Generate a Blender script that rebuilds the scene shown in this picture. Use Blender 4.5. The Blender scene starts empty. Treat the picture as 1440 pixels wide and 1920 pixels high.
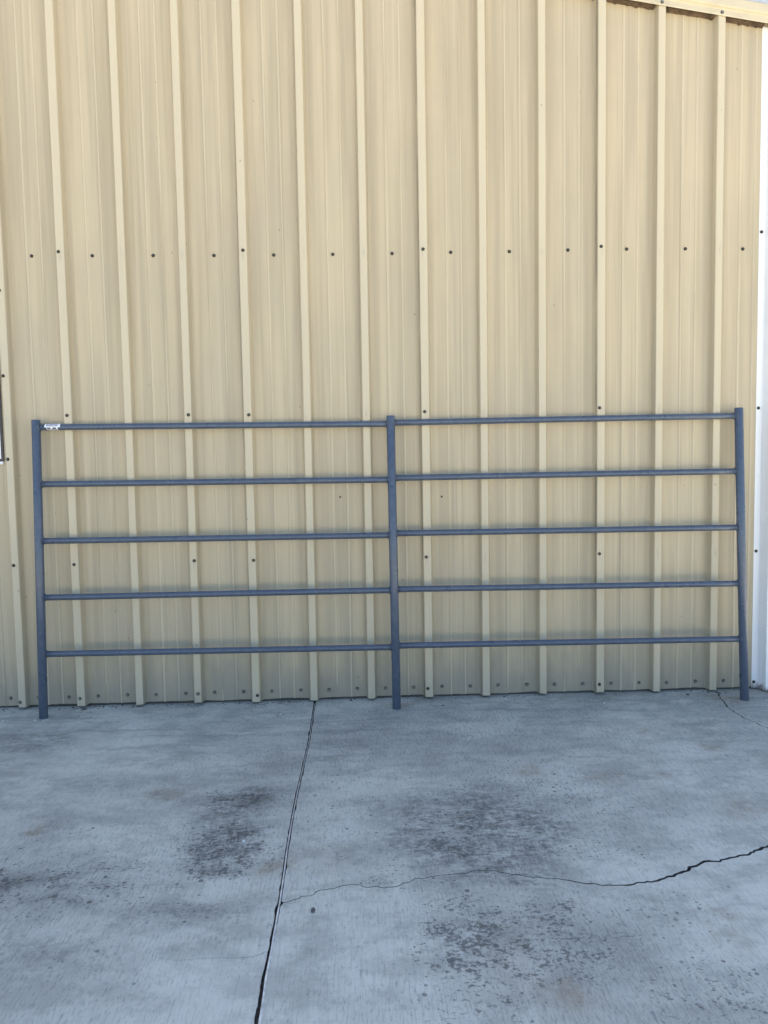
import bpy, bmesh, math, random
from mathutils import Vector, Matrix, noise
from mathutils.geometry import tessellate_polygon
random.seed(7)
scene = bpy.context.scene
col = scene.collection

# ---------------------------------------------------------------- camera
F_PX, W_PX, H_PX = 1444.08, 1440, 1920
YAW, PITCH, ROLL = -0.0260287, -0.0720115, 0.0175584
cam_d = bpy.data.cameras.new('camera')
cam = bpy.data.objects.new('camera', cam_d); col.objects.link(cam)
cam_d.sensor_fit = 'VERTICAL'; cam_d.sensor_height = 24.0
cam_d.lens = F_PX / H_PX * 24.0
cam_d.clip_start = 0.05; cam_d.clip_end = 2000
Rm = Matrix.Rotation(YAW, 3, 'Z') @ Matrix.Rotation(PITCH, 3, 'X') @ Matrix.Rotation(ROLL, 3, 'Y')
right, fwd, up = Rm @ Vector((1, 0, 0)), Rm @ Vector((0, 1, 0)), Rm @ Vector((0, 0, 1))
M = Matrix((right, up, -fwd)).transposed().to_4x4()
M.translation = Vector((-0.32693, -4.03743, 1.29087))
cam.matrix_world = M
scene.camera = cam
scene.render.resolution_x, scene.render.resolution_y = 768, 1024

# ---------------------------------------------------------------- light
SUN_ELEV, SUN_AZ = math.radians(50), math.radians(-6)     # behind the building, a little to its left
world = bpy.data.worlds.new('World'); scene.world = world; world.use_nodes = True
wn = world.node_tree; bg = wn.nodes['Background']
sky = wn.nodes.new('ShaderNodeTexSky'); sky.sky_type = 'NISHITA'; sky.sun_disc = False
sky.sun_elevation = SUN_ELEV; sky.sun_rotation = SUN_AZ
sky.air_density = 1.0; sky.dust_density = 1.2; sky.ozone_density = 1.0
wn.links.new(sky.outputs[0], bg.inputs[0]); bg.inputs[1].default_value = 0.064
sd = bpy.data.lights.new('sun', 'SUN'); sd.energy = 5.0; sd.angle = math.radians(0.53); sd.color = (1.0, 0.91, 0.76)
sun = bpy.data.objects.new('sun', sd); col.objects.link(sun)
sdir = Vector((math.sin(SUN_AZ) * math.cos(SUN_ELEV), math.cos(SUN_AZ) * math.cos(SUN_ELEV), math.sin(SUN_ELEV)))
sun.rotation_euler = sdir.to_track_quat('Z', 'Y').to_euler()
scene.view_settings.view_transform = 'Standard'; scene.view_settings.look = 'None'
scene.view_settings.gamma = 1.0; scene.view_settings.use_curve_mapping = False
scene.view_settings.exposure = 2.5

# ---------------------------------------------------------------- node helper
class NT:
    def __init__(s, name):
        s.m = bpy.data.materials.new(name); s.m.use_nodes = True
        s.t = s.m.node_tree; s.b = s.t.nodes['Principled BSDF']
        s.pos = s.t.nodes.new('ShaderNodeNewGeometry').outputs['Position']
    def _set(s, sock, v):
        if v is None: return
        if isinstance(v, bpy.types.NodeSocket): s.t.links.new(v, sock)
        else: sock.default_value = v
    def math(s, op, a, b=None, c=None, clamp=False):
        n = s.t.nodes.new('ShaderNodeMath'); n.operation = op; n.use_clamp = clamp
        for i, v in enumerate((a, b, c)): s._set(n.inputs[i], v)
        return n.outputs[0]
    def vmath(s, op, a, b=None):
        n = s.t.nodes.new('ShaderNodeVectorMath'); n.operation = op
        s._set(n.inputs[0], a); s._set(n.inputs[1], b)
        return n.outputs['Value'] if op in ('LENGTH', 'DISTANCE', 'DOT_PRODUCT') else n.outputs[0]
    def noise(s, vec, scale, detail=4, rough=0.55, out='Fac', dist=0.0):
        n = s.t.nodes.new('ShaderNodeTexNoise'); s._set(n.inputs['Vector'], vec)
        n.inputs['Scale'].default_value = scale; n.inputs['Detail'].default_value = detail
        n.inputs['Roughness'].default_value = rough; n.inputs['Distortion'].default_value = dist
        return n.outputs[out]
    def voronoi(s, vec, scale, out='Distance'):
        n = s.t.nodes.new('ShaderNodeTexVoronoi'); s._set(n.inputs['Vector'], vec)
        n.inputs['Scale'].default_value = scale
        return n.outputs[out]
    def ramp(s, v, lo, hi, a=0.0, b=1.0):
        n = s.t.nodes.new('ShaderNodeMapRange'); n.interpolation_type = 'SMOOTHSTEP'
        s._set(n.inputs[0], v); s._set(n.inputs[1], lo); s._set(n.inputs[2], hi)
        n.inputs[3].default_value = a; n.inputs[4].default_value = b
        return n.outputs[0]
    def mix(s, f, a, b, mode='MIX'):
        n = s.t.nodes.new('ShaderNodeMix'); n.data_type = 'RGBA'; n.blend_type = mode
        s._set(n.inputs[0], f)
        for i, v in ((6, a), (7, b)):
            if isinstance(v, tuple) and len(v) == 3: v = (*v, 1)
            s._set(n.inputs[i], v)
        return n.outputs[2]
    def sep(s, v):
        n = s.t.nodes.new('ShaderNodeSeparateXYZ'); s._set(n.inputs[0], v); return n.outputs
    def scale(s, v, k): return s.vmath('MULTIPLY', v, k)
    def bump(s, h, strength, dist):
        n = s.t.nodes.new('ShaderNodeBump'); s._set(n.inputs['Height'], h)
        n.inputs['Strength'].default_value = strength; n.inputs['Distance'].default_value = dist
        s.t.links.new(n.outputs[0], s.b.inputs['Normal'])
    def out(s, color, rough, metal=0.0, spec=0.5):
        if isinstance(color, tuple) and len(color) == 3: color = (*color, 1)
        s._set(s.b.inputs['Base Color'], color); s._set(s.b.inputs['Roughness'], rough)
        s._set(s.b.inputs['Metallic'], metal); s._set(s.b.inputs['Specular IOR Level'], spec)
        return s.m

# ---------------------------------------------------------------- materials
def wall_paint():
    n = NT('beige_wall_paint'); p = n.pos; x, y, z = n.sep(p)
    base = (0.520, 0.432, 0.290)
    streak = n.noise(n.scale(p, (22, 22, 0.55)), 1.0, 3, 0.6)
    cloud = n.noise(p, 1.7, 3, 0.6)
    c = n.mix(n.ramp(streak, 0.35, 0.7), base, (0.412, 0.345, 0.238))
    c = n.mix(n.ramp(cloud, 0.40, 0.72, 0, 0.55), c, (0.430, 0.362, 0.262))
    # chalky run marks
    run = n.noise(n.scale(p, (55, 55, 0.35)), 1.0, 3, 0.5)
    c = n.mix(n.ramp(run, 0.56, 0.72, 0, 0.36), c, (0.58, 0.50, 0.36))
    # tan dust film in long uneven drifts
    dust = n.noise(n.scale(p, (5.5, 5.5, 0.8)), 1.0, 4, 0.62)
    c = n.mix(n.ramp(dust, 0.46, 0.68, 0, 0.24), c, (0.380, 0.318, 0.212))
    # grime rising unevenly from the slab (mud splash)
    gz = n.math('ADD', z, n.math('MULTIPLY', n.noise(n.scale(p, (9, 9, 3)), 1.0, 3, 0.65), -0.42))
    splash = n.ramp(gz, -0.20, 0.16, 0.72, 0.0)
    c = n.mix(splash, c, (0.255, 0.240, 0.200))
    # dirt trails at the screw rows of the lapped ribs
    fx = n.math('ABSOLUTE', n.math('SUBTRACT', n.math('FRACT', n.math('ADD', n.math('DIVIDE', x, 0.3048), 0.5)), 0.5))
    ribm = n.ramp(fx, 0.012, 0.045, 1.0, 0.0)
    rows = None
    for zr in (2.34, 1.52, 0.765, 0.05):
        a = n.math('SUBTRACT', z, zr - 0.012)
        m = n.ramp(n.math('ABSOLUTE', a), 0.0, 0.05, 1.0, 0.0)
        rows = m if rows is None else n.math('MAXIMUM', rows, m)
    trail = n.math('MULTIPLY', n.math('MULTIPLY', ribm, rows), n.ramp(n.noise(n.scale(p, (90, 90, 9)), 1.0, 3), 0.42, 0.62, 0, 0.5))
    c = n.mix(trail, c, (0.17, 0.155, 0.13))
    # weathered rub marks on the rib crowns
    rub = n.math('MULTIPLY', n.ramp(fx, 0.02, 0.075, 1.0, 0.0), n.ramp(n.noise(n.scale(p, (60, 60, 1.6)), 1.0, 4, 0.65), 0.56, 0.70, 0, 0.40))
    c = n.mix(rub, c, (0.40, 0.375, 0.32))
    # brighter light on rib and stiffening bead crowns, painted in as paler colour
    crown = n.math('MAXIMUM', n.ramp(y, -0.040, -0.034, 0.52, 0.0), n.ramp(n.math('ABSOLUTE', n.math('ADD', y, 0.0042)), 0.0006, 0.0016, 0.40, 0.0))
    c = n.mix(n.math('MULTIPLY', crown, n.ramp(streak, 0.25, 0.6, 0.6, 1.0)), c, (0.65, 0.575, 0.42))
    lx = n.math('FRACT', n.math('DIVIDE', n.math('ADD', x, 0.9144 * 20 + 0.026), 0.9144))
    seam = n.math('MULTIPLY', n.ramp(n.math('ABSOLUTE', n.math('SUBTRACT', lx, 0.0)), 0.004, 0.009, 1.0, 0.0), n.ramp(n.noise(n.scale(p, (8, 8, 2.2)), 1.0, 3), 0.36, 0.6, 0.1, 0.7))
    c = n.mix(seam, c, (0.19, 0.165, 0.12))
    # fly specks and nicks
    vo = n.voronoi(n.scale(p, (1, 1, 0.62)), 13.0)
    pick = n.ramp(n.noise(p, 7.0, 1), 0.53, 0.56)
    sp = n.math('MULTIPLY', n.ramp(vo, 0.030, 0.058, 1.0, 0.0), pick)
    c = n.mix(n.math('MULTIPLY', sp, 0.62), c, (0.14, 0.12, 0.085))
    vo2 = n.voronoi(n.scale(p, (1, 1, 0.5)), 41.0)
    sp2 = n.math('MULTIPLY', n.ramp(vo2, 0.04, 0.10, 1.0, 0.0), n.ramp(n.noise(p, 3.1, 3), 0.60, 0.68))
    c = n.mix(n.math('MULTIPLY', sp2, 0.45), c, (0.20, 0.18, 0.14))
    n.bump(n.noise(n.scale(p, (14, 14, 3)), 1.0, 3), 0.10, 0.004)
    return n.out(c, n.ramp(streak, 0.3, 0.7, 0.42, 0.56), 0.0, 0.4)

def trim_paint():
    n = NT('beige_trim_paint'); p = n.pos
    c = n.mix(n.ramp(n.noise(p, 9, 4), 0.4, 0.7), (0.58, 0.50, 0.35), (0.51, 0.44, 0.31))
    return n.out(c, 0.42, 0, 0.45)

def white_paint():
    n = NT('white_trim_paint'); p = n.pos; x, y, z = n.sep(p)
    c = n.mix(n.ramp(n.noise(n.scale(p, (30, 30, 2)), 1, 4), 0.4, 0.75), (0.86, 0.86, 0.86), (0.79, 0.79, 0.80))
    gz = n.math('ADD', z, n.math('MULTIPLY', n.noise(n.scale(p, (40, 40, 30)), 1, 4, 0.7), -0.10))
    c = n.mix(n.ramp(gz, -0.045, 0.0, 0.9, 0.0), c, (0.16, 0.14, 0.12))
    return n.out(c, 0.4)

def gate_paint():
    n = NT('blue_grey_gate_paint'); p = n.pos
    c = n.mix(n.ramp(n.noise(p, 38, 5, 0.65), 0.35, 0.70), (0.061, 0.083, 0.123), (0.082, 0.105, 0.149))
    vo = n.voronoi(p, 55.0)
    nick = n.math('MULTIPLY', n.ramp(vo, 0.05, 0.09, 1, 0), n.ramp(n.noise(p, 9, 2), 0.62, 0.66))
    c = n.mix(n.math('MULTIPLY', nick, 0.7), c, (0.42, 0.43, 0.45))
    c = n.mix(n.ramp(n.noise(n.scale(p, (1, 1, 1)), 4.0, 5, 0.7), 0.55, 0.75, 0, 0.35), c, (0.12, 0.135, 0.165))
    n.bump(n.noise(p, 260, 2), 0.12, 0.001)
    return n.out(c, n.ramp(n.noise(p, 16, 4), 0.3, 0.7, 0.27, 0.38), 0.0, 0.55)

def plain(name, c, rough, metal=0.0, var=0.15, sc=60):
    n = NT(name)
    d = tuple(v * (1 - var) for v in c)
    return n.out(n.mix(n.ramp(n.noise(n.pos, sc, 3), 0.35, 0.68), c, d), rough, metal)

FILM = [(-1.45,-1.72,0.25,0.07,0.4),(-0.55,-0.25,0.5,0.08,0.25),(0.30,-2.12,0.12,0.14,0.25),(-0.28,-1.62,0.16,0.12,0.3),(-0.81,-1.5,0.1,0.129,1),(-0.81,-1.19,0.173,0.092,0.7),(-0.86,-1.33,0.097,0.125,0.55),(-0.8,-1.65,0.129,0.072,0.5),(-0.88,-1.92,0.198,0.073,0.4),(-1.21,-1.76,0.261,0.134,0.35),(-1.89,-0.5,0.277,0.153,0.45),(-1.15,-2.08,0.212,0.062,0.35),(-1.11,-1.13,0.125,0.057,0.3),(-0.94,-0.43,0.331,0.255,0.25),(0.05,-1.47,0.292,0.287,0.75),(-0.05,-1.59,0.14,0.076,0.6),(0.07,-1.76,0.212,0.075,0.6),(-0.15,-1.23,0.239,0.113,0.35),(-0.05,-2.07,0.099,0.171,0.35),(0.17,-1.98,0.067,0.075,0.25),(0.3,-1.26,0.118,0.133,0.25),(-0.31,-0.68,0.473,0.255,0.25),(-0.48,-2.11,0.042,0.152,0.25)]
SPECK = [(-1.45,-1.72,0.22,0.12,0.75),(-1.3,-1.45,0.25,0.10,0.35),(-1.35,-2.05,0.25,0.12,0.35),(0.35,-1.6,0.18,0.14,0.5),(0.30,-2.08,0.10,0.10,0.6),(-0.35,-1.05,0.25,0.15,0.3),(-0.81,-1.53,0.144,0.162,0.9),(-0.81,-1.19,0.183,0.101,0.8),(-0.79,-1.66,0.153,0.081,0.9),(-0.89,-1.9,0.2,0.079,0.4),(-1.22,-1.73,0.281,0.153,0.6),(-1.16,-2.1,0.154,0.087,0.35),(0.06,-1.45,0.312,0.311,0.55),(-0.05,-1.59,0.157,0.069,0.85),(-0.26,-1.77,0.114,0.059,0.5),(-0.06,-2.09,0.119,0.202,0.9),(0.17,-1.98,0.097,0.112,0.9),(0.16,-2.17,0.148,0.124,0.75),(0.34,-1.22,0.26,0.253,0.55),(0.48,-2.3,0.138,0.108,0.6),(0.52,-2.01,0.161,0.146,0.35),(-0.15,-2.33,0.075,0.061,0.5),(0,-2.32,0.088,0.106,0.6),(-0.43,-1.38,0.114,0.243,0.4)]
BROWN = [(-1.49,-1.38,0.034,0.048,0.8),(1.17,-0.82,0.036,0.053,0.7),(0.84,-1.06,0.053,0.041,0.7),(0.52,-1.08,0.029,0.035,0.7),(0.64,-1.09,0.083,0.08,0.5),(0.66,-2.0,0.051,0.054,0.6),(0.15,-2.32,0.062,0.061,0.7),(0.59,-2.11,0.056,0.078,0.5),(-0.62,-1.69,0.076,0.07,0.6),(-0.49,-1.6,0.122,0.137,0.35),(0.34,-1.02,0.064,0.073,0.7),(0.98,-0.58,0.121,0.081,0.5),(0.03,-2.16,0.068,0.167,0.4),(1.03,-1.39,0.113,0.089,0.5),(-1.12,-1.12,0.125,0.067,0.5),(1.58,-0.17,0.094,0.085,0.6)]

def concrete():
    n = NT('stained_concrete'); p = n.pos; x, y, z = n.sep(p)
    wob = n.vmath('SUBTRACT', n.noise(p, 6.0, 2, 0.6, 'Color'), (0.5, 0.5, 0.5))
    at = n.t.nodes.new('ShaderNodeAttribute'); at.attribute_name = 'stains'
    film, speck, brown = n.sep(at.outputs['Vector'])
    big = n.noise(p, 0.9, 4, 0.62)
    mid = n.noise(n.scale(p, (0.85, 1.2, 1)), 5.5, 7, 0.74)
    c = n.mix(n.ramp(big, 0.40, 0.62), (0.600, 0.590, 0.515), (0.455, 0.448, 0.392))
    c = n.mix(n.ramp(mid, 0.42, 0.62, 0, 0.52), c, (0.285, 0.280, 0.246))
    # pale laitance patches
    pale = n.noise(n.vmath('ADD', n.scale(p, (0.8, 1.5, 1)), (7, 3, 0)), 2.0, 3, 0.6)
    c = n.mix(n.ramp(pale, 0.50, 0.68, 0, 0.58), c, (0.67, 0.66, 0.58))
    # trowel drags along the wall
    drag = n.noise(n.scale(n.vmath('ADD', p, n.scale(wob, (0.2, 0.12, 0))), (1.3, 17, 1)), 1.0, 3, 0.6)
    near = n.ramp(y, -1.5, -0.2, 0.0, 1.0)
    c = n.mix(n.math('MULTIPLY', n.ramp(drag, 0.52, 0.66, 0, 0.5), near), c, (0.25, 0.24, 0.23))
    # broom marks towards the door
    bp = n.vmath('ADD', p, n.scale(n.vmath('SUBTRACT', n.noise(p, 23, 2, 0.6, 'Color'), (0.5, 0.5, 0.5)), (0.004, 0.06, 0)))
    broom = n.noise(n.scale(bp, (190, 7, 1)), 1.0, 3, 0.65)
    grain = n.noise(n.scale(bp, (1, 0.22, 1)), 150, 3, 0.75)
    c = n.mix(n.ramp(broom, 0.46, 0.72, 0, 0.26), c, (0.22, 0.215, 0.20))
    c = n.mix(n.ramp(n.math('MULTIPLY_ADD', n.math('SUBTRACT', big, 0.5), 0.35, grain), 0.48, 0.70, 0, 0.55), c, (0.19, 0.185, 0.18))
    # brown rust and dirt stains
    c = n.mix(n.math('MULTIPLY', brown, n.ramp(n.noise(p, 16, 3, 0.65), 0.34, 0.62, 0.3, 0.95)), c, (0.27, 0.21, 0.14))
    # oil film
    fm = n.math('MULTIPLY', n.ramp(film, 0.0, 0.75), n.ramp(n.noise(n.scale(p, (0.55, 1.2, 1)), 13, 6, 0.74), 0.38, 0.58, 0.35, 1.0))
    fm = n.math('MULTIPLY', fm, n.ramp(n.noise(n.scale(bp, (0.7, 1, 1)), 48, 5, 0.8), 0.36, 0.58, 0.30, 1.0))
    c = n.mix(n.math('MULTIPLY', fm, 0.88), c, (0.068, 0.072, 0.075))
    # oil drips and spots
    v1 = n.noise(n.scale(p, (0.75, 1, 1)), 88, 4, 0.70, dist=0.3)
    spk = n.math('MULTIPLY', speck, n.ramp(n.noise(p, 15, 3, 0.6), 0.38, 0.60, 0.45, 1.15))
    thr = n.math('MULTIPLY_ADD', spk, -0.25, 0.71)
    s1 = n.ramp(n.math('SUBTRACT', v1, thr), -0.045, 0.075)
    vd = n.voronoi(n.vmath('ADD', p, n.scale(wob, (0.03, 0.03, 0))), 26)
    vr = n.sep(n.voronoi(p, 26, 'Color'))[0]
    rad = n.math('MULTIPLY', n.math('MULTIPLY', speck, 0.46), n.math('POWER', vr, 2.0))
    s2 = n.ramp(n.math('SUBTRACT', rad, vd), -0.03, 0.07)
    wide = n.ramp(speck, 0.0, 0.30)
    vf = n.voronoi(n.vmath('ADD', p, n.scale(wob, (0.02, 0.02, 0))), 61)
    vq = n.sep(n.voronoi(p, 61, 'Color'))[1]
    s3 = n.ramp(n.math('SUBTRACT', n.math('MULTIPLY', n.math('MULTIPLY', wide, 0.42), n.math('POWER', vq, 6.0)), vf), -0.04, 0.05)
    s1 = n.math('MAXIMUM', s1, n.math('MULTIPLY', s3, n.math('MULTIPLY', wide, n.ramp(n.noise(p, 31, 2), 0.35, 0.65, 0.25, 0.95))))
    spots = n.math('MAXIMUM', s1, n.math('MULTIPLY', s2, n.ramp(speck, 0.03, 0.2)))
    c = n.mix(n.math('MULTIPLY', spots, 0.74), c, (0.075, 0.074, 0.072))
    # stray small spots anywhere
    vs = n.voronoi(n.vmath('ADD', p, n.scale(wob, (0.05, 0.05, 0))), 11)
    stray = n.math('MULTIPLY', n.ramp(vs, 0.035, 0.075, 1, 0), n.ramp(n.noise(p, 3.3, 2), 0.48, 0.58))
    c = n.mix(n.math('MULTIPLY', stray, 0.6), c, (0.10, 0.105, 0.11))
    h = n.math('ADD', n.math('MULTIPLY', broom, 0.35), n.math('ADD', n.math('MULTIPLY', grain, 0.5), n.math('MULTIPLY', mid, 0.8)))
    n.bump(h, 0.35, 0.004)
    return n.out(c, n.ramp(fm, 0.0, 1.0, 0.86, 0.62), 0.0, 0.35)

def gravel_ground():
    n = NT('pale_gravel'); p = n.pos
    c = n.mix(n.ramp(n.noise(p, 0.35, 6, 0.6), 0.35, 0.65), (0.42, 0.38, 0.31), (0.34, 0.31, 0.26))
    c = n.mix(n.ramp(n.noise(p, 30, 4, 0.7), 0.4, 0.7, 0, 0.6), c, (0.22, 0.20, 0.17))
    n.bump(n.noise(p, 40, 4, 0.7), 0.5, 0.02)
    return n.out(c, 0.9)

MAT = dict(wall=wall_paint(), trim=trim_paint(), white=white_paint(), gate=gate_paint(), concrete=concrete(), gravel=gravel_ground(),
    screw=plain('dark_screw_head', (0.085, 0.075, 0.065), 0.4, 0.5, 0.4, 200),
    zinc=plain('dull_zinc_screw', (0.30, 0.30, 0.28), 0.42, 0.7, 0.5, 200),
    washer=plain('rubber_washer', (0.035, 0.033, 0.030), 0.75, 0, 0.3, 200),
    foam=plain('rusty_closure_foam', (0.13, 0.085, 0.05), 0.95, 0, 0.5, 35),
    dark=plain('dark_steel', (0.06, 0.06, 0.06), 0.7),
    roof=plain('galvanised_roof', (0.55, 0.56, 0.57), 0.5, 0.3),
    frame=plain('dark_bronze_frame', (0.028, 0.026, 0.027), 0.4),
    vinyl=plain('white_vinyl', (0.78, 0.79, 0.82), 0.35, 0, 0.04),
    glass=plain('window_glass', (0.30, 0.34, 0.38), 0.05, 0, 0.1),
    weld=plain('painted_weld', (0.085, 0.105, 0.14), 0.4, 0, 0.3, 150),
    sticker=plain('white_sticker', (0.82, 0.83, 0.86), 0.35, 0, 0.04),
    purple=plain('faded_purple_print', (0.26, 0.23, 0.34), 0.4, 0, 0.3, 300),
    black=plain('black_print', (0.02, 0.022, 0.03), 0.4),
    wire=plain('bright_wire', (0.84, 0.84, 0.83), 0.35, 0.2, 0.45, 22),
    soil=plain('dark_joint_dirt', (0.085, 0.080, 0.072), 0.95, 0, 0.5, 90),
    stone=plain('dark_stone', (0.10, 0.105, 0.11), 0.8, 0, 0.4, 120),
    chip=plain('pale_chip', (0.74, 0.74, 0.72), 0.7, 0, 0.2, 120),
    grit=plain('grit', (0.10, 0.095, 0.085), 0.9, 0, 0.7, 60))

# ---------------------------------------------------------------- object helpers
def link(name, me, mat, parent=None):
    o = bpy.data.objects.new(name, me); col.objects.link(o)
    if mat is not None and not me.materials:
        for m in (mat if isinstance(mat, (list, tuple)) else [mat]): me.materials.append(m)
    if parent is not None: o.parent = parent
    return o
def mesh(name, verts, faces, smooth=False):
    me = bpy.data.meshes.new(name); me.from_pydata([tuple(v) for v in verts], [], faces); me.update()
    if smooth: me.polygons.foreach_set('use_smooth', [True] * len(me.polygons))
    return me
def empty(name, loc=(0, 0, 0)):
    o = bpy.data.objects.new(name, None); col.objects.link(o); o.location = loc; return o
def tag(o, label=None, cat=None, group=None, kind=None):
    if label: o['label'] = label
    if cat: o['category'] = cat
    if group: o['group'] = group
    if kind: o['kind'] = kind
    return o
def box(x0, x1, y0, y1, z0, z1):
    v = [(x, y, z) for z in (z0, z1) for y in (y0, y1) for x in (x0, x1)]
    return v, [(0, 2, 3, 1), (4, 5, 7, 6), (0, 1, 5, 4), (2, 6, 7, 3), (0, 4, 6, 2), (1, 3, 7, 5)]
def boxobj(name, dims, mat, parent=None, bevel=0.0):
    me = mesh(name, *box(*dims))
    if bevel:
        bm = bmesh.new(); bm.from_mesh(me)
        bmesh.ops.bevel(bm, geom=bm.edges[:], offset=bevel, segments=2, affect='EDGES'); bm.to_mesh(me); bm.free()
    return link(name, me, mat, parent)
def tube(path, r, seg=20, caps=True):
    V, Fc = [], []
    for i, p in enumerate(path):
        p = Vector(p)
        t = (Vector(path[min(i + 1, len(path) - 1)]) - Vector(path[max(i - 1, 0)])).normalized()
        a = t.orthogonal().normalized() if i == 0 else (a - t * a.dot(t)).normalized()
        b = t.cross(a); rr = r[i] if isinstance(r, (list, tuple)) else r
        V += [p + (a * math.cos(q) + b * math.sin(q)) * rr for q in [2 * math.pi * k / seg for k in range(seg)]]
    for i in range(len(path) - 1):
        for k in range(seg):
            k2 = (k + 1) % seg
            Fc.append((i * seg + k, i * seg + k2, (i + 1) * seg + k2, (i + 1) * seg + k))
    if caps:
        Fc.append(tuple(range(seg - 1, -1, -1))); Fc.append(tuple(range((len(path) - 1) * seg, len(path) * seg)))
    return V, Fc
def smooth_tube(name, path, r, seg=20):
    me = mesh(name, *tube(path, r, seg))
    for pl in me.polygons: pl.use_smooth = len(pl.vertices) == 4
    return me

# ================================================================ SETTING: ground
g = link('ground', mesh('ground', [(-600, -600, -0.075), (600, -600, -0.075), (600, 600, -0.075), (-600, 600, -0.075)], [(0, 1, 2, 3)]), MAT['gravel'])
tag(g, kind='structure')
bed = link('joint_bed', mesh('joint_bed', [(-7.9, -8.9, -0.013), (7.9, -8.9, -0.013), (7.9, 0.02, -0.013), (-7.9, 0.02, -0.013)], [(0, 1, 2, 3)]), MAT['soil'])
CRACK = [(-0.5931,-1.8778),(-0.5647,-1.8675),(-0.5408,-1.8564),(-0.5088,-1.8444),(-0.4711,-1.8129),(-0.4408,-1.8117),(-0.4077,-1.7935),(-0.3819,-1.7906),(-0.3577,-1.7964),(-0.3207,-1.8057),(-0.2889,-1.8147),(-0.2403,-1.8031),(-0.1814,-1.7682),(-0.1229,-1.7566),(-0.056,-1.7483),(0.0205,-1.7359),(0.0692,-1.7434),(0.1068,-1.764),(0.1687,-1.7826),(0.2399,-1.7928),(0.277,-1.8068),(0.3125,-1.8249),(0.3965,-1.8399),(0.4511,-1.8401),(0.5032,-1.8257),(0.5473,-1.8166),(0.613,-1.7875),(0.6484,-1.7744),(0.675,-1.7511),(0.7248,-1.7224),(0.753,-1.7241),(0.7721,-1.7268),(0.7896,-1.715),(0.8389,-1.7016),(0.9046,-1.6774),(0.9488,-1.6496),(0.9703,-1.6423),(1.10,-1.60),(1.35,-1.57),(1.70,-1.47),(2.2,-1.50),(3.0,-1.33),(4.2,-1.4),(5.5,-1.25),(7.9,-1.3)]
CRACK2 = [(1.5515,0.02),(1.5485,-0.0237),(1.536,-0.0878),(1.521,-0.1139),(1.5117,-0.1578),(1.4977,-0.2348),(1.4875,-0.2677),(1.483,-0.3169),(1.4865,-0.3813),(1.4873,-0.4434),(1.5004,-0.4897),(1.5142,-0.5129),(1.5169,-0.5567),(1.5298,-0.5897),(1.56,-0.66),(1.66,-0.75),(1.9,-0.82),(2.4,-0.80),(3.2,-0.88),(4.4,-0.8),(6,-0.9),(7.9,-0.85)]
HAIR = [(-0.6101,-2.097),(-0.6266,-2.1091),(-0.6507,-2.1143),(-0.6709,-2.1175),(-0.7061,-2.1135),(-0.7405,-2.1138),(-0.7749,-2.1141),(-0.8082,-2.1187),(-0.8355,-2.1194),(-0.8794,-2.1086)]
JOINT = [(-0.6067,-0.0469),(-0.599,-0.5643),(-0.6049,-1.0318),(-0.6075,-1.2879),(-0.6028,-1.583),(-0.5958,-1.8533),(-0.5967,-1.9824),(-0.596,-2.0868),(-0.5982,-2.2012),(-0.5957,-2.2947),(-0.5944,-2.355)]
def refine(pts, step, amp, seed):
    out = []
    for a, b in zip(pts[:-1], pts[1:]):
        a, b = Vector((*a, 0)), Vector((*b, 0)); L = (b - a).length; k = max(1, int(L / step))
        nrm = Vector((-(b - a).y, (b - a).x, 0)).normalized()
        for i in range(k):
            p = a.lerp(b, i / k)
            if i: p = p + nrm * amp * noise.noise((p.x * 37 + seed, p.y * 37, seed))
            out.append(p)
    out.append(Vector((*pts[-1], 0))); return out
def offset(pts, w):
    out = []
    for i, p in enumerate(pts):
        t = (pts[min(i + 1, len(pts) - 1)] - pts[max(i - 1, 0)]).normalized()
        out.append(p + Vector((-t.y, t.x, 0)) * (w[i] if isinstance(w, list) else w))
    return out
def edge_noise(pts, base, amp, seed, f=60):
    return [base + amp * abs(noise.noise((p.x * f + seed, p.y * f, seed * 1.7))) for p in pts]
c1 = refine(CRACK, 0.010, 0.010, 1.0); c2 = refine(CRACK2, 0.010, 0.010, 5.0)
def c1w(p):     # opening of the long crack: hairline by the joint, wide to the right
    t = min(max((p.x - 0.22) / 0.45, 0), 1)
    return (0.0010 + 0.0046 * t) * (0.55 + 0.9 * abs(noise.noise((p.x * 23, p.y * 23, 3))))
w1 = [c1w(p) for p in c1]; w2 = [0.0026 + 0.0032 * abs(noise.noise((p.x * 29, p.y * 29, 8))) for p in c2]
c1_far, c1_near = offset(c1, w1), offset(c1, [-w for w in w1])      # crack runs +x: left of it is +y (the wall side)
c2_r, c2_l = offset(c2, w2), offset(c2, [-w for w in w2])           # runs away from the wall: left of it is +x
jl = refine([(-0.607, 0.02)] + JOINT + [(-0.60, -3.2), (-0.60, -8.9)], 0.012, 0.0, 2.0)
def jw(p, side):
    chip = max(0, noise.noise((p.x * 9 + side * 5, p.y * 14, side * 3.3)) - 0.40) * 0.014
    fine = 0.0030 * abs(noise.noise((p.x * 70, p.y * 55, side))) + 0.0035 * max(0, noise.noise((side * 4, p.y * 17, 2)))
    bas = 0.0050 if side > 0 else 0.0040 + 0.0016 * min(max((-p.y - 1.95) / 0.4, 0), 1)
    return bas + fine + chip
j_right = [p + Vector((jw(p, 1), 0, 0)) for p in jl]
j_left = [p - Vector((jw(p, -1), 0, 0)) for p in jl]
hh = refine(HAIR, 0.012, 0.003, 4.0)
hw = [0.0008 * (1 - i / len(hh)) + 0.00005 for i in range(len(hh))]
h_a, h_b = offset(hh, hw), offset(hh, [-w for w in hw])
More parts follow.
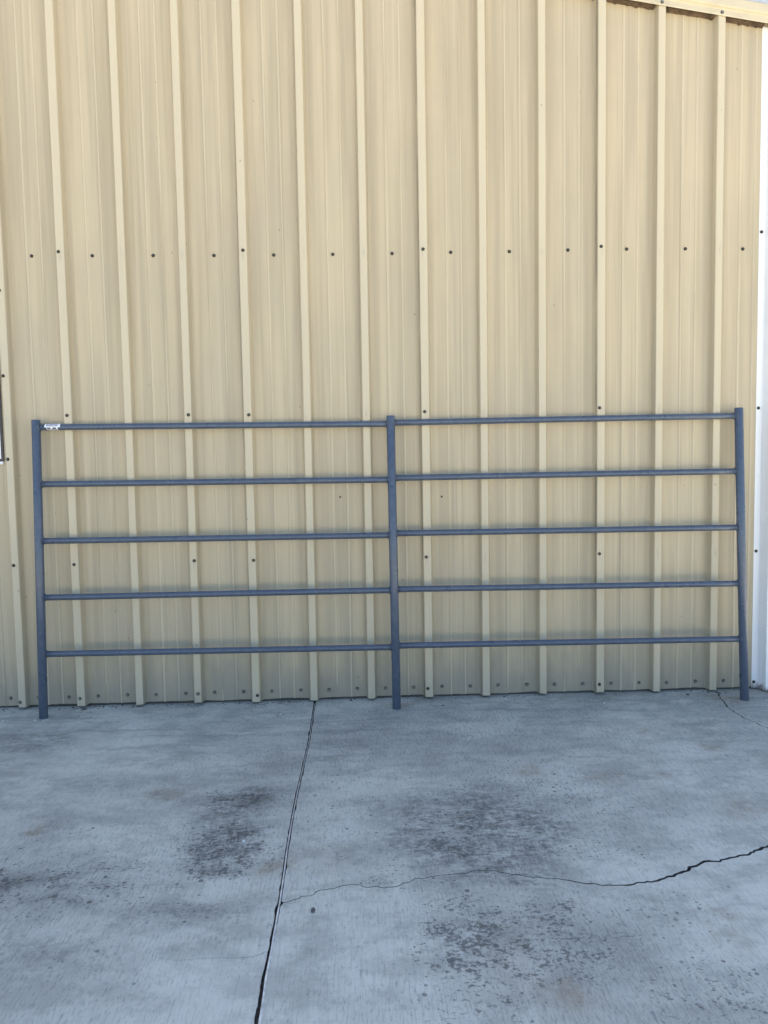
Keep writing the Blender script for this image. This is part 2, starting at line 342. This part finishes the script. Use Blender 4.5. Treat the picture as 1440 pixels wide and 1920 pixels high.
def slab(name, poly, parent, dz=0.0, cham=0.0035, thick=0.056):
    # poly: anticlockwise outline; top face, small worn arris, sides
    n = len(poly); ins = []
    for i, p in enumerate(poly):
        a, b = poly[i - 1], poly[(i + 1) % n]
        t = (b - a); t = t.normalized() if t.length > 1e-6 else Vector((1, 0, 0))
        c = cham * (0.35 + 0.9 * abs(noise.noise((p.x * 31, p.y * 31, 2.2))))
        ins.append(p + Vector((-t.y, t.x, 0)) * c)
    V = [(p.x, p.y, dz) for p in ins] + [(p.x, p.y, dz - cham * 0.7) for p in poly] + [(p.x, p.y, -thick) for p in poly]
    tris = tessellate_polygon([[Vector((p.x, p.y, 0)) for p in ins]])
    Fc = []
    for t in tris:
        a, b, c = (Vector(V[i]) for i in t)
        Fc.append(tuple(t) if (b - a).cross(c - a).z > 0 else tuple(reversed(t)))
    for k in range(2):
        for i in range(n):
            j = (i + 1) % n
            Fc.append((k * n + i, (k + 1) * n + i, (k + 1) * n + j, k * n + j))
    me = mesh(name, V, Fc)
    me.materials.append(MAT['concrete']); me.materials.append(MAT['soil'])
    for f in me.polygons[-n:]: f.material_index = 1
    bm = bmesh.new(); bm.from_mesh(me)
    GX0, GX1, GY0, GY1, GS = -2.4, 1.8, -2.65, 0.0, 0.05
    top = [f for f in bm.faces if f.normal.z > 0.9]
    def cut(co, no):
        gm = [f for f in bm.faces if f.normal.z > 0.9]
        vs = set(v for f in gm for v in f.verts); es = set(e for f in gm for e in f.edges)
        bmesh.ops.bisect_plane(bm, geom=list(vs) + list(es) + gm, dist=1e-5, plane_co=co, plane_no=no)
    for i in range(int((GX1 - GX0) / GS) + 1): cut((GX0 + i * GS, 0, 0), (1, 0, 0))
    for i in range(int((GY1 - GY0) / GS) + 1): cut((0, GY0 + i * GS, 0), (0, 1, 0))
    bm.to_mesh(me); bm.free()
    at = me.attributes.new('stains', 'FLOAT_VECTOR', 'POINT')
    vals = []
    for v in me.vertices: vals += stain_at(v.co.x, v.co.y)
    at.data.foreach_set('vector', vals)
    return link(name, me, MAT['concrete'], parent)
def stain_at(x, y):
    if not (-3.0 < x < 2.4 and -3.0 < y): return [0.0, 0.0, 0.0]
    d = noise.noise_vector((x * 4.2, y * 4.2, 3)) * 0.055 + noise.noise_vector((x * 13, y * 13, 7)) * 0.03
    px, py = x + d.x, y + d.y * 0.8; out = []
    for lst, grow in ((FILM, 1.6), (SPECK, 1.75), (BROWN, 1.2)):
        acc = 0.0
        for cx, cy, rx, ry, s in lst:
            q = math.hypot((px - cx) / (rx * grow), (py - cy) / (ry * grow))
            t = min(max((1.15 - q) / 0.95, 0), 1); acc = max(acc, s * t * t * (3 - 2 * t))
        out.append(acc)
    return out
apron = empty('concrete_apron'); tag(apron, kind='structure')
bed.parent = apron; bed.name = 'joint_dirt'
V3 = lambda x, y: Vector((x, y, 0))
# left slab with the hairline crack let into its edge
kh = min(range(len(j_left)), key=lambda i: abs(j_left[i].y + 2.097))
h_up, h_dn = (h_a, h_b) if h_a[3].y > h_b[3].y else (h_b, h_a)
left = [V3(-7.9, 0.02), V3(-7.9, -8.9)] + list(reversed(j_left[kh + 1:])) + [V3(j_left[kh].x, hh[0].y - 0.0010)] + h_dn + list(reversed(h_up)) + [V3(j_left[kh].x, hh[0].y + 0.0010)] + list(reversed(j_left[:kh]))
slab('slab', left, apron, 0.0, 0.0022)
kj = min(range(len(j_right)), key=lambda i: abs(j_right[i].y + 1.8778))
near = list(j_right[kj + 1:]) + [V3(7.9, -8.9)] + list(reversed([p for p in c1_near if p.x > j_right[kj].x + 0.002]))
slab('slab', near, apron, 0.0, 0.0012)
far = list(j_right[:kj]) + [p for p in c1_far if p.x > j_right[kj].x + 0.002] + list(reversed(c2_l))
slab('slab', far, apron, 0.0015, 0.0012)
corner = c2_r + [V3(7.9, 0.02)]
slab('slab', corner, apron, 0.0005, 0.0012)
foot = boxobj('footing', (-10.2, 2.2, 0.024, 0.30, -0.07, 0.004), MAT['dark'], apron)

# bright wire lying in the slab joint
wp = [Vector((p.x + 0.0006 + (0.004 * min(max((-p.y - 1.75) / 0.5, 0), 1)) + 0.0014 * noise.noise((p.y * 5, 0, 9)), p.y, -0.0006 + 0.0010 * noise.noise((p.y * 4, 3, 0)))) for p in jl[::3] if -3.3 < p.y < -0.04]
wr = [0.0015 + 0.0012 * min(max((-p.y - 0.4) / 1.4, 0), 1) for p in wp]
wire = link('joint_wire', smooth_tube('joint_wire', wp, wr, 8), MAT['wire'])
tag(wire, 'thin bright metal wire lying along the joint between the concrete slabs', 'wire')
wire.location = (0, 0, 0)

# ================================================================ BUILDING
bld = empty('metal_building'); tag(bld, 'beige ribbed metal building wall with white corner trim behind the pipe panel', 'building')
PITCH_R = 0.3048
def lip(x): return 3.434 + 0.163 * (1.76 - x) if x > -4.2 else 3.434 + 0.163 * (1.76 + 4.2) - 0.163 * (-4.2 - x)
RIB_H, TOP_W, BASE_W = 0.040, 0.0345, 0.064
def profile(k0, k1, proud, cut=None, last_full=True):
    # (x, y) points from the start of rib k0 to the end of rib k1; the last rib is the overlapped one
    pts = []
    for k in range(k0, k1 + 1):
        cx = PITCH_R * (k - 6); h = -RIB_H - (proud if k == k0 else 0.0); e = proud if k == k0 else 0.0
        if k == k1 and not last_full: break
        pts += [(cx - BASE_W / 2 - e, -e), (cx - BASE_W / 2 + 0.0025 - e, -0.0022 - e), (cx - TOP_W / 2 - 0.0018 - e, h + 0.003), (cx - TOP_W / 2 + 0.0012 - e, h), (cx, h - 0.0004), (cx + TOP_W / 2 - 0.0012 + e, h), (cx + TOP_W / 2 + 0.0018 + e, h + 0.003), (cx + BASE_W / 2 - 0.0025 + e, -0.0022 - e), (cx + BASE_W / 2 + e, -e * 0.2)]
        if k == k1: break
        for m in (0.123, 0.199):
            b = cx + m
            pts += [(b - 0.011, -0.0002), (b - 0.0085, -0.0004), (b - 0.0028, -0.0036), (b + 0.0028, -0.0036), (b + 0.0085, -0.0004), (b + 0.011, -0.0002)]
        pts += [(cx + 0.161, 0.0)]
    pts.sort(key=lambda q: q[0])
    if cut is not None: pts = [q for q in pts if q[0] < cut] + [(cut, 0.0)]
    return pts
def wall_panel(k0, k1, proud=0.0016, cut=None, z0=0.014, hole=None):
    pts = profile(k0, k1, proud, cut); NR = 34; V, Fc = [], []
    for r in range(NR + 1):
        t = r / NR; t = t if r else 0
        for (x, y) in pts:
            zt = lip(x) + 0.05; z = z0 + (zt - z0) * t
            wob = 0.0020 * noise.noise((x * 2.3, z * 1.1, 4.0)) + 0.0008 * noise.noise((x * 9, z * 2.6, 1.0))
            bend = 0.0
            if r == 0: z += 0.007 * noise.noise((x * 6, 0, 2)) + 0.003 * noise.noise((x * 31, 0, 5)); bend = 0.004 * noise.noise((x * 5, 1, 6))
            V.append((x + 0.0012 * noise.noise((round(x / PITCH_R), z * 0.9, 7)), y + wob + bend, z))
    n = len(pts)
    for r in range(NR):
        for i in range(n - 1):
            if hole:
                xm = (pts[i][0] + pts[i + 1][0]) / 2
                zz = (V[r * n + i][2] + V[(r + 1) * n + i][2]) / 2
                if hole[0] < xm < hole[1] and hole[2] < zz < hole[3]: continue
            Fc.append((r * n + i, r * n + i + 1, (r + 1) * n + i + 1, (r + 1) * n + i))
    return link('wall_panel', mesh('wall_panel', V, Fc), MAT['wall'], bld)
panels = {}
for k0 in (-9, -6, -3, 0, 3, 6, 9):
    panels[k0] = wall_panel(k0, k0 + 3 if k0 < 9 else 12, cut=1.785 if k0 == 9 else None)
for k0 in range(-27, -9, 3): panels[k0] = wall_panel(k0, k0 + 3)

# screws: washer, flanged hex head
def screw_mesh(name, rw=0.0086, rh=0.0052, dome=False):
    V, Fc, mi = [], [], []
    S = 12
    def ring(r, y, s=S, ph=0.0):
        i0 = len(V); V.extend([(r * math.cos(2 * math.pi * k / s + ph), y, r * math.sin(2 * math.pi * k / s + ph)) for k in range(s)]); return i0
    def band(a, b, s, m):
        for k in range(s): Fc.append((a + k, a + (k + 1) % s, b + (k + 1) % s, b + k)); mi.append(m)
    a = ring(rw, 0.002); b = ring(rw, -0.0012); c = ring(rw * 0.86, -0.0026); band(a, b, S, 0); band(b, c, S, 0)
    Fc.append(tuple(c + k for k in range(S))); mi.append(0)
    d = ring(rh * 1.25, -0.0026); e = ring(rh * 1.2, -0.0036); band(d, e, S, 1); Fc.append(tuple(e + k for k in range(S))); mi.append(1)
    f = ring(rh, -0.0036, 6); g2 = ring(rh * 0.98, -0.0072, 6); h = ring(rh * 0.75, -0.0080, 6); band(f, g2, 6, 1); band(g2, h, 6, 1)
    Fc.append(tuple(h + k for k in range(6))); mi.append(1)
    me = mesh(name, V, Fc); 
    for p, m in zip(me.polygons, mi): p.material_index = m
    bm = bmesh.new(); bm.from_mesh(me); bmesh.ops.recalc_face_normals(bm, faces=bm.faces[:]); bm.to_mesh(me); bm.free()
    return me
sm_dark = screw_mesh('screw'); sm_dark.materials.append(MAT['washer']); sm_dark.materials.append(MAT['screw'])
sm_zinc = screw_mesh('screw'); sm_zinc.materials.append(MAT['washer']); sm_zinc.materials.append(MAT['zinc'])
def screw(x, y, z, me, parent):
    o = bpy.data.objects.new('screw', me); col.objects.link(o); o.parent = parent
    o.location = (x, y, z); o.rotation_euler = (random.uniform(-.06, .06), random.uniform(0, 6.28), random.uniform(-.06, .06)); return o
def panel_at(x):
    k = math.floor((x + 0.04) / PITCH_R) + 6
    return panels[max(min(3 * math.floor(k / 3), 9), -27)]
ROWA = [(-2.292,2.336),(-1.987,2.336),(-1.682,2.334),(-1.375,2.332),(-1.067,2.329),(-0.763,2.328),(-0.461,2.328),(-0.157,2.329),(0.145,2.332),(0.448,2.333),(0.752,2.337),(1.058,2.339),(1.365,2.337),(1.667,2.333)]
BOT = [(-2.21,0.053),(-2.065,0.055),(-1.906,0.051),(-1.752,0.053),(-1.598,0.055),(-1.447,0.053),(-1.292,0.055),(-1.139,0.057),(-0.986,0.056),(-0.835,0.055),(-0.682,0.057),(-0.532,0.056),(-0.381,0.058),(-0.23,0.057),(-0.079,0.056),(0.073,0.058),(0.225,0.056),(0.374,0.058),(0.53,0.057),(0.679,0.054),(0.832,0.053),(0.986,0.052),(1.137,0.051),(1.288,0.047),(1.445,0.051),(1.599,0.05)]
RIBS_ = [(-1.836,2.345),(-0.913,2.343),(-0.001,2.339),(0.912,2.343),(-1.831,1.528),(-1.216,1.521),(-0.908,1.516),(-0.004,1.518),(0.906,1.523),(-1.831,0.761),(-1.213,0.768),(-0.906,0.764),(-0.006,0.762),(0.908,0.76),(-2.14,2.158),(-2.143,1.732),(-2.141,1.31),(-2.14,0.763)]
BOTRIB = [(-2.144,0.042),(-1.833,0.054),(-1.218,0.063),(-0.907,0.047),(-0.007,0.061),(0.909,0.06)]
for x, z in ROWA: screw(x, -0.0015, z, sm_dark, panel_at(x))
for x, z in BOT: screw(x, -0.0015, z, sm_zinc, panel_at(x))
for x, z in RIBS_: screw(x, -RIB_H - 0.0022, z, sm_dark, panel_at(x))
for x, z in BOTRIB: screw(x, -RIB_H - 0.0022, z, sm_zinc if x < -1 else sm_dark, panel_at(x))
# two empty screw holes: dark sunken eyelets
def eyelet(x, z):
    V, Fc = [], []
    for r, y in ((0.0052, -0.0022), (0.0040, -0.0028), (0.0032, -0.0018)):
        V += [(r * math.cos(k * math.pi / 5), y, r * math.sin(k * math.pi / 5)) for k in range(10)]
    for q in range(2):
        for k in range(10): Fc.append((q * 10 + k, q * 10 + (k + 1) % 10, q * 10 + 10 + (k + 1) % 10, q * 10 + 10 + k))
    Fc.append(tuple(range(20, 30)))
    o = link('screw_hole', mesh('screw_hole', V, Fc), MAT['washer'], panel_at(x)); o.location = (x, 0, z)
eyelet(-0.450, 1.083); eyelet(0.083, 1.075)

# rake trim: folded strip along the gable edge, with a hemmed lip
TRIM = [(y - 0.0045 if y < 0 else y, z) for y, z in [(-0.0385, 0.0), (-0.0425, -0.003), (-0.0440, 0.002), (-0.0425, 0.026), (-0.0440, 0.031), (-0.0530, 0.036), (-0.0560, 0.040), (-0.0560, 0.078), (-0.0540, 0.084), (0.06, 0.090)]]
def sweep_rake(name, xs, prof, mat, parent, ext=0.0):
    V, Fc = [], []
    for x in xs: V += [(x, y, lip(x) + dz) for y, dz in prof]
    n = len(prof)
    for i in range(len(xs) - 1):
        for j in range(n - 1): Fc.append((i * n + j, i * n + j + 1, (i + 1) * n + j + 1, (i + 1) * n + j))
    return link(name, mesh(name, V, Fc), mat, parent)
rt = sweep_rake('rake_trim', [-10.25, -4.2, 0, 0.9, 1.4, 2.02], TRIM, MAT['trim'], bld)
for k in (8, 9, 10, 11, 5, 6, 7):
    x = PITCH_R * (k - 6) - 0.004; screw(x, -0.0480, lip(x) + 0.013, sm_zinc, rt)
# crumbly closure strips under the trim, one in each pan
for k in range(-4, 12):
    xa, xb = PITCH_R * (k - 6) + BASE_W / 2 + 0.002, PITCH_R * (k - 5) - BASE_W / 2 - 0.002
    if k == 11: xb = 1.748
    V, Fc = [], []; N = 22
    for i in range(N + 1):
        x = xa + (xb - xa) * i / N
        drop = 0.005 + 0.008 * abs(noise.noise((x * 15, 2, k))) + 0.012 * max(0, noise.noise((x * 47, 5, k)))
        zl = lip(x)
        V += [(x, -0.0045, zl - drop), (x, -0.014, zl - drop + 0.006), (x, -0.028, zl + 0.003), (x, -0.028, zl + 0.03)]
    for i in range(N):
        for j in range(3): Fc.append((i * 4 + j, i * 4 + j + 1, i * 4 + j + 5, i * 4 + j + 4))
    link('closure_strip', mesh('closure_strip', V, Fc), MAT['foam'], bld)

# white corner trim: flange, splayed flank, face, return
CP = [(1.7500, 0.0006), (1.7505, -0.0030), (1.7790, -0.0034), (1.7815, -0.0050), (1.7960, -0.0600), (1.7985, -0.0625), (1.9000, -0.0630), (1.9025, -0.0605), (1.9030, 0.12)]
V, Fc = [], []; NR = 24
for r in range(NR + 1):
    for x, y in CP:
        zt = lip(x) + 0.004; z = 0.006 + (zt - 0.006) * r / NR
        V.append((x + 0.0010 * noise.noise((3, z * 1.3, 2)), y + 0.0008 * noise.noise((x * 20, z * 2, 9)), z))
n = len(CP)
for r in range(NR):
    for i in range(n - 1): Fc.append((r * n + i, r * n + i + 1, (r + 1) * n + i + 1, (r + 1) * n + i))
ct = link('corner_trim', mesh('corner_trim', V, Fc), MAT['white'], bld); ct['label'] = 'white folded metal corner trim'
for z in (2.418, 1.511, 0.752, 0.040): screw(1.7625, -0.0036, z, sm_dark, ct)

# rest of the shell: side walls, back wall, roof, sealed core behind the sheets
boxobj('side_wall', (1.84, 1.8985, 0.10, 9.0, 0.0, 3.40), MAT['wall'], bld)
boxobj('side_wall', (-10.25, -10.19, 0.10, 9.0, 0.0, 3.40), MAT['wall'], bld)
boxobj('back_wall', (-10.19, 1.84, 8.9, 9.0, 0.0, 3.40), MAT['wall'], bld)
for xa, xb in ((-4.2, 2.06), (-10.46, -4.2)):
    V = []
    for y in (-0.045, 9.1):
        for x in (xa, xb):
            V += [(x, y, lip(x) + 0.0915), (x, y, lip(x) + 0.112)]
    link('roof_panel', mesh('roof_panel', V, [(0, 2, 3, 1), (4, 5, 7, 6), (1, 3, 7, 5), (0, 4, 6, 2), (0, 1, 5, 4), (2, 6, 7, 3)]), MAT['roof'], bld)
V = [(-10.19, 0.06, 0.0), (1.84, 0.06, 0.0), (1.84, 0.06, lip(1.84) + 0.08), (-4.2, 0.06, lip(-4.2) + 0.08), (-10.19, 0.06, lip(-10.19) + 0.08)]
V += [(x, 0.09, z) for x, y, z in V]
link('inner_lining', mesh('inner_lining', V, [(0, 1, 2, 3, 4), (9, 8, 7, 6, 5)] + [(i, i + 5, (i + 1) % 5 + 5, (i + 1) % 5) for i in range(5)]), MAT['dark'], bld)
boxobj('base_angle', (-10.1, 1.84, 0.006, 0.026, 0.0045, 0.09), MAT['dark'], bld)

# window beside the first rib
win = empty('window'); win.parent = bld
X1, X0, Z0, Z1 = -2.1765, -3.05, 1.300, 2.20
def framebox(name, x0, x1, z0, z1, w, y0, y1, mat, parent):
    V, Fc = [], []
    for d in ((x0, x0 + w, z0, z1), (x1 - w, x1, z0, z1), (x0 + w, x1 - w, z0, z0 + w), (x0 + w, x1 - w, z1 - w, z1)):
        v, f = box(d[0], d[1], y0, y1, d[2], d[3]); b = len(V); V += v; Fc += [tuple(i + b for i in q) for q in f]
    return link(name, mesh(name, V, Fc), mat, parent)
framebox('frame', X0, X1, Z0, Z1, 0.013, -0.007, 0.002, MAT['frame'], win)
framebox('sash', X0 + 0.0125, X1 - 0.0125, Z0 + 0.0125, Z1 - 0.0125, 0.055, -0.005, 0.0, MAT['vinyl'], win)
boxobj('pane', (X0 + 0.06, X1 - 0.06, -0.003, -0.0005, Z0 + 0.06, Z1 - 0.06), MAT['glass'], win)
boxobj('sill', (X0, X1 - 0.003, -0.012, 0.001, Z0 - 0.016, Z0 - 0.001), MAT['vinyl'], win, 0.002)

# ================================================================ LIVESTOCK PANEL
LEAN = math.atan2(0.1755 - 0.0568, 1.466)
gate = empty('pipe_fence_panel', (-0.180, -0.1755, 0.0)); gate.rotation_euler = (-LEAN, 0, 0)
tag(gate, 'blue grey five rail steel pipe fence panel leaning against the beige wall', 'fence panel')
PR, RR = 0.0218, 0.0157
POSTS = ((-1.789, -1.804), (0.001, -0.001), (1.806, 1.812))     # foot x, top x
def post_x(i, z): return POSTS[i][0] + (POSTS[i][1] - POSTS[i][0]) * z / 1.5
TOPZ = [1.511, 1.503, 1.515]
RZ = [(1.474, 1.462, 1.467, 1.474), (1.184, 1.175, 1.183, 1.186), (0.896, 0.890, 0.899, 0.894), (0.609, 0.608, 0.612, 0.603), (0.323, 0.316, 0.323, 0.315)]
for pi, t in enumerate(TOPZ):
    V, Fc = [], []; S = 28
    def rg(r, z): 
        i0 = len(V); V.extend([(post_x(pi, z) + r * math.cos(2 * math.pi * k / S), r * math.sin(2 * math.pi * k / S), z) for k in range(S)]); return i0
    z0 = -0.0028
    rings = [rg(PR - 0.003, z0 + 0.02), rg(PR - 0.003, z0), rg(PR - 0.0006, z0), rg(PR, z0 + 0.0006), rg(PR, t - 0.0006), rg(PR - 0.0006, t), rg(PR - 0.003, t), rg(PR - 0.003, t - 0.05)]
    for a, b in zip(rings[:-1], rings[1:]):
        for k in range(S): Fc.append((a + k, a + (k + 1) % S, b + (k + 1) % S, b + k))
    Fc.append(tuple(rings[-1] + k for k in range(S))); Fc.append(tuple(rings[0] + k for k in range(S - 1, -1, -1)))
    me = mesh('post', V, Fc)
    for i, pl in enumerate(me.polygons): pl.use_smooth = len(pl.vertices) == 4 and (i // S) in (3,)
    link('post', me, MAT['gate'], gate)
def weld(x, z, side):
    pth = []
    for k in range(29):
        a = 2 * math.pi * k / 28; yy = RR * 1.04 * math.sin(a); zz = z + RR * 1.04 * math.cos(a)
        xx = x + side * (math.sqrt(max(PR ** 2 - yy ** 2, 0)) + 0.0006)
        pth.append((xx, yy, zz))
    return smooth_tube('weld', pth, [0.0040 + 0.0016 * noise.noise((x * 9, k * 1.3, z * 9)) for k in range(29)], 7)
first = None
for zs in RZ:
    for bay in (0, 1):
        za, zb = zs[2 * bay], zs[2 * bay + 1]; xa, xb = post_x(bay, za), post_x(bay + 1, zb)
        path = []
        for i in range(13):
            t = i / 12; sag = 0.0016 * math.sin(math.pi * t) * noise.noise((za * 7, bay * 3, 1))
            path.append((xa + (xb - xa) * t, sag, za + (zb - za) * t + sag))
        o = link('rail', smooth_tube('rail', path, RR, 24), MAT['gate'], gate)
        if first is None: first = o
        link('weld', weld(xa, za, 1), MAT['weld'], o); link('weld', weld(xb, zb, -1), MAT['weld'], o)
# wrapped paper label near the end of the top rail
def wrap(x0, x1, a0, a1, r, zc, slant=0.0):
    V, Fc = [], []; N = 8
    for i in range(N + 1):
        a = math.radians(a0 + (a1 - a0) * i / N); s = slant * i / N
        V += [(x0 + s, -r * math.cos(a), zc + r * math.sin(a)), (x1 - s, -r * math.cos(a), zc + r * math.sin(a))]
    for i in range(N): Fc.append((2 * i, 2 * i + 1, 2 * i + 3, 2 * i + 2))
    return V, Fc
def join(parts):
    V, Fc = [], []
    for v, f in parts:
        b = len(V); V += v; Fc += [tuple(i + b for i in q) for q in f]
    return V, Fc
LX0, LX1, LZ = -1.7560, -1.6775, 1.4738
lab = link('sticker', mesh('sticker', *join([wrap(LX0, LX1, -10, 80, RR + 0.0005, LZ), wrap(LX0 + 0.010, LX1 - 0.0125, -78, -10.5, RR + 0.0005, LZ)])), MAT['sticker'], gate)
lab['label'] = 'white printed paper label wrapped on the top rail'
L = []; x = LX0 + 0.010
for i, (w, hgt) in enumerate([(7, 1), (5, .7), (6, .8), (6, 1), (5, .6), (7, .9), (8, 1)]):
    w *= 0.001; a1 = 18 + 44 * hgt
    L.append(wrap(x, x + w * 0.34, 6, a1, RR + 0.0009, LZ)); L.append(wrap(x + w * 0.62, x + w, 6, a1 - 10 * (i % 2), RR + 0.0009, LZ))
    L.append(wrap(x + w * 0.34, x + w * 0.62, 6 + 30 * (i % 2), 18 + 30 * (i % 2), RR + 0.0009, LZ)); x += w + 0.0018
link('lettering', mesh('lettering', *join(L)), MAT['purple'], lab)
L = [wrap(LX0 + 0.013, LX0 + 0.030, -38, -14, RR + 0.0009, LZ), wrap(LX0 + 0.040, LX0 + 0.058, -38, -14, RR + 0.0009, LZ)]
for i in range(6): L.append(wrap(LX0 + 0.0145 + i * 0.0078, LX0 + 0.0195 + i * 0.0078, -62, -45, RR + 0.0009, LZ))
link('lettering', mesh('lettering', *join(L)), MAT['black'], lab)

# ================================================================ SMALL LOOSE THINGS
def pebble(name, x, y, size, flat, mat, label, cat, seed, group=None):
    bm = bmesh.new(); bmesh.ops.create_icosphere(bm, subdivisions=2, radius=1.0)
    for v in bm.verts:
        d = 1 + 0.28 * noise.noise(v.co * 1.6 + Vector((seed, 0, 0))); v.co = Vector((v.co.x * size[0] * d, v.co.y * size[1] * d, v.co.z * flat * d))
    me = bpy.data.meshes.new(name); bm.to_mesh(me); bm.free()
    zmin = min(v.co.z for v in me.vertices)
    for v in me.vertices: v.co.z -= zmin
    o = link(name, me, mat); o.location = (x, y, 0.0008); o.rotation_euler = (0, 0, seed * 1.3)
    return tag(o, label, cat, group)
pebble('stone', -0.4944, -1.9202, (0.013, 0.006), 0.0022, MAT['stone'], 'flat dark stone on the concrete beside the wire joint', 'stone', 1.2)
pebble('stone_chip', -0.754, -1.5141, (0.006, 0.005), 0.004, MAT['chip'], 'small white chip on the edge of the dark oil stain', 'chip', 2.4)
for i, (x, y, r, lb) in enumerate([(-2.1532, -0.2148, 0.0055, 'larger of two white chips on the slab below the window edge'), (-2.1313, -0.2165, 0.0038, 'smaller of two white chips on the slab below the window edge'),
        (-1.992, -0.224, 0.006, 'white chip right against the foot of the post nearest the window'), (-0.7652, -0.2199, 0.005, 'small white chip farther from the wire joint near the wall foot'), (-0.6415, -0.293, 0.006, 'small white chip close beside the wire joint near the wall foot')]):
    pebble('stone_chip', x, y, (r, r * 0.8), r * 0.6, MAT['chip'], lb, 'chip', 3.1 + i, 'white chips on the slab')
pebble('stone', 1.3695, -0.0832, (0.008, 0.007), 0.005, MAT['stone'], 'small dark pebble at the wall foot near the corner crack', 'stone', 8.8)
pebble('stone_chip', 0.8928, -0.1772, (0.005, 0.004), 0.003, MAT['chip'], 'tiny white chip on the slab right of the middle post', 'chip', 9.4)
# loose grit gathered along the foot of the wall
V, Fc = [], []
for i in range(1500):
    x = random.uniform(-2.4, 1.85); cl = noise.noise((x * 3.1, 0, 4))
    if random.random() > 0.45 + cl: continue
    y = -0.006 - abs(random.gauss(0, 0.022)) - (0.03 if abs(((x / PITCH_R + 0.5) % 1) - 0.5) < 0.12 else 0)
    if random.random() < 0.12: y -= random.uniform(0.02, 0.25)
    s = random.uniform(0.0012, 0.0036) * (2.0 if random.random() < 0.07 else 1); b = len(V); a = random.uniform(0, 6.28)
    for k in range(5): V.append((x + s * 1.3 * math.cos(a + k * 1.257), y + s * math.sin(a + k * 1.257), 0.0006))
    V.append((x + s * 0.2, y, 0.001 + s * random.uniform(0.6, 1.1)))
    Fc += [(b + k, b + (k + 1) % 5, b + 5) for k in range(5)]
gr = link('grit', mesh('grit', V, Fc), MAT['grit']); tag(gr, 'dark loose grit gathered along the foot of the wall', 'grit', kind='stuff')
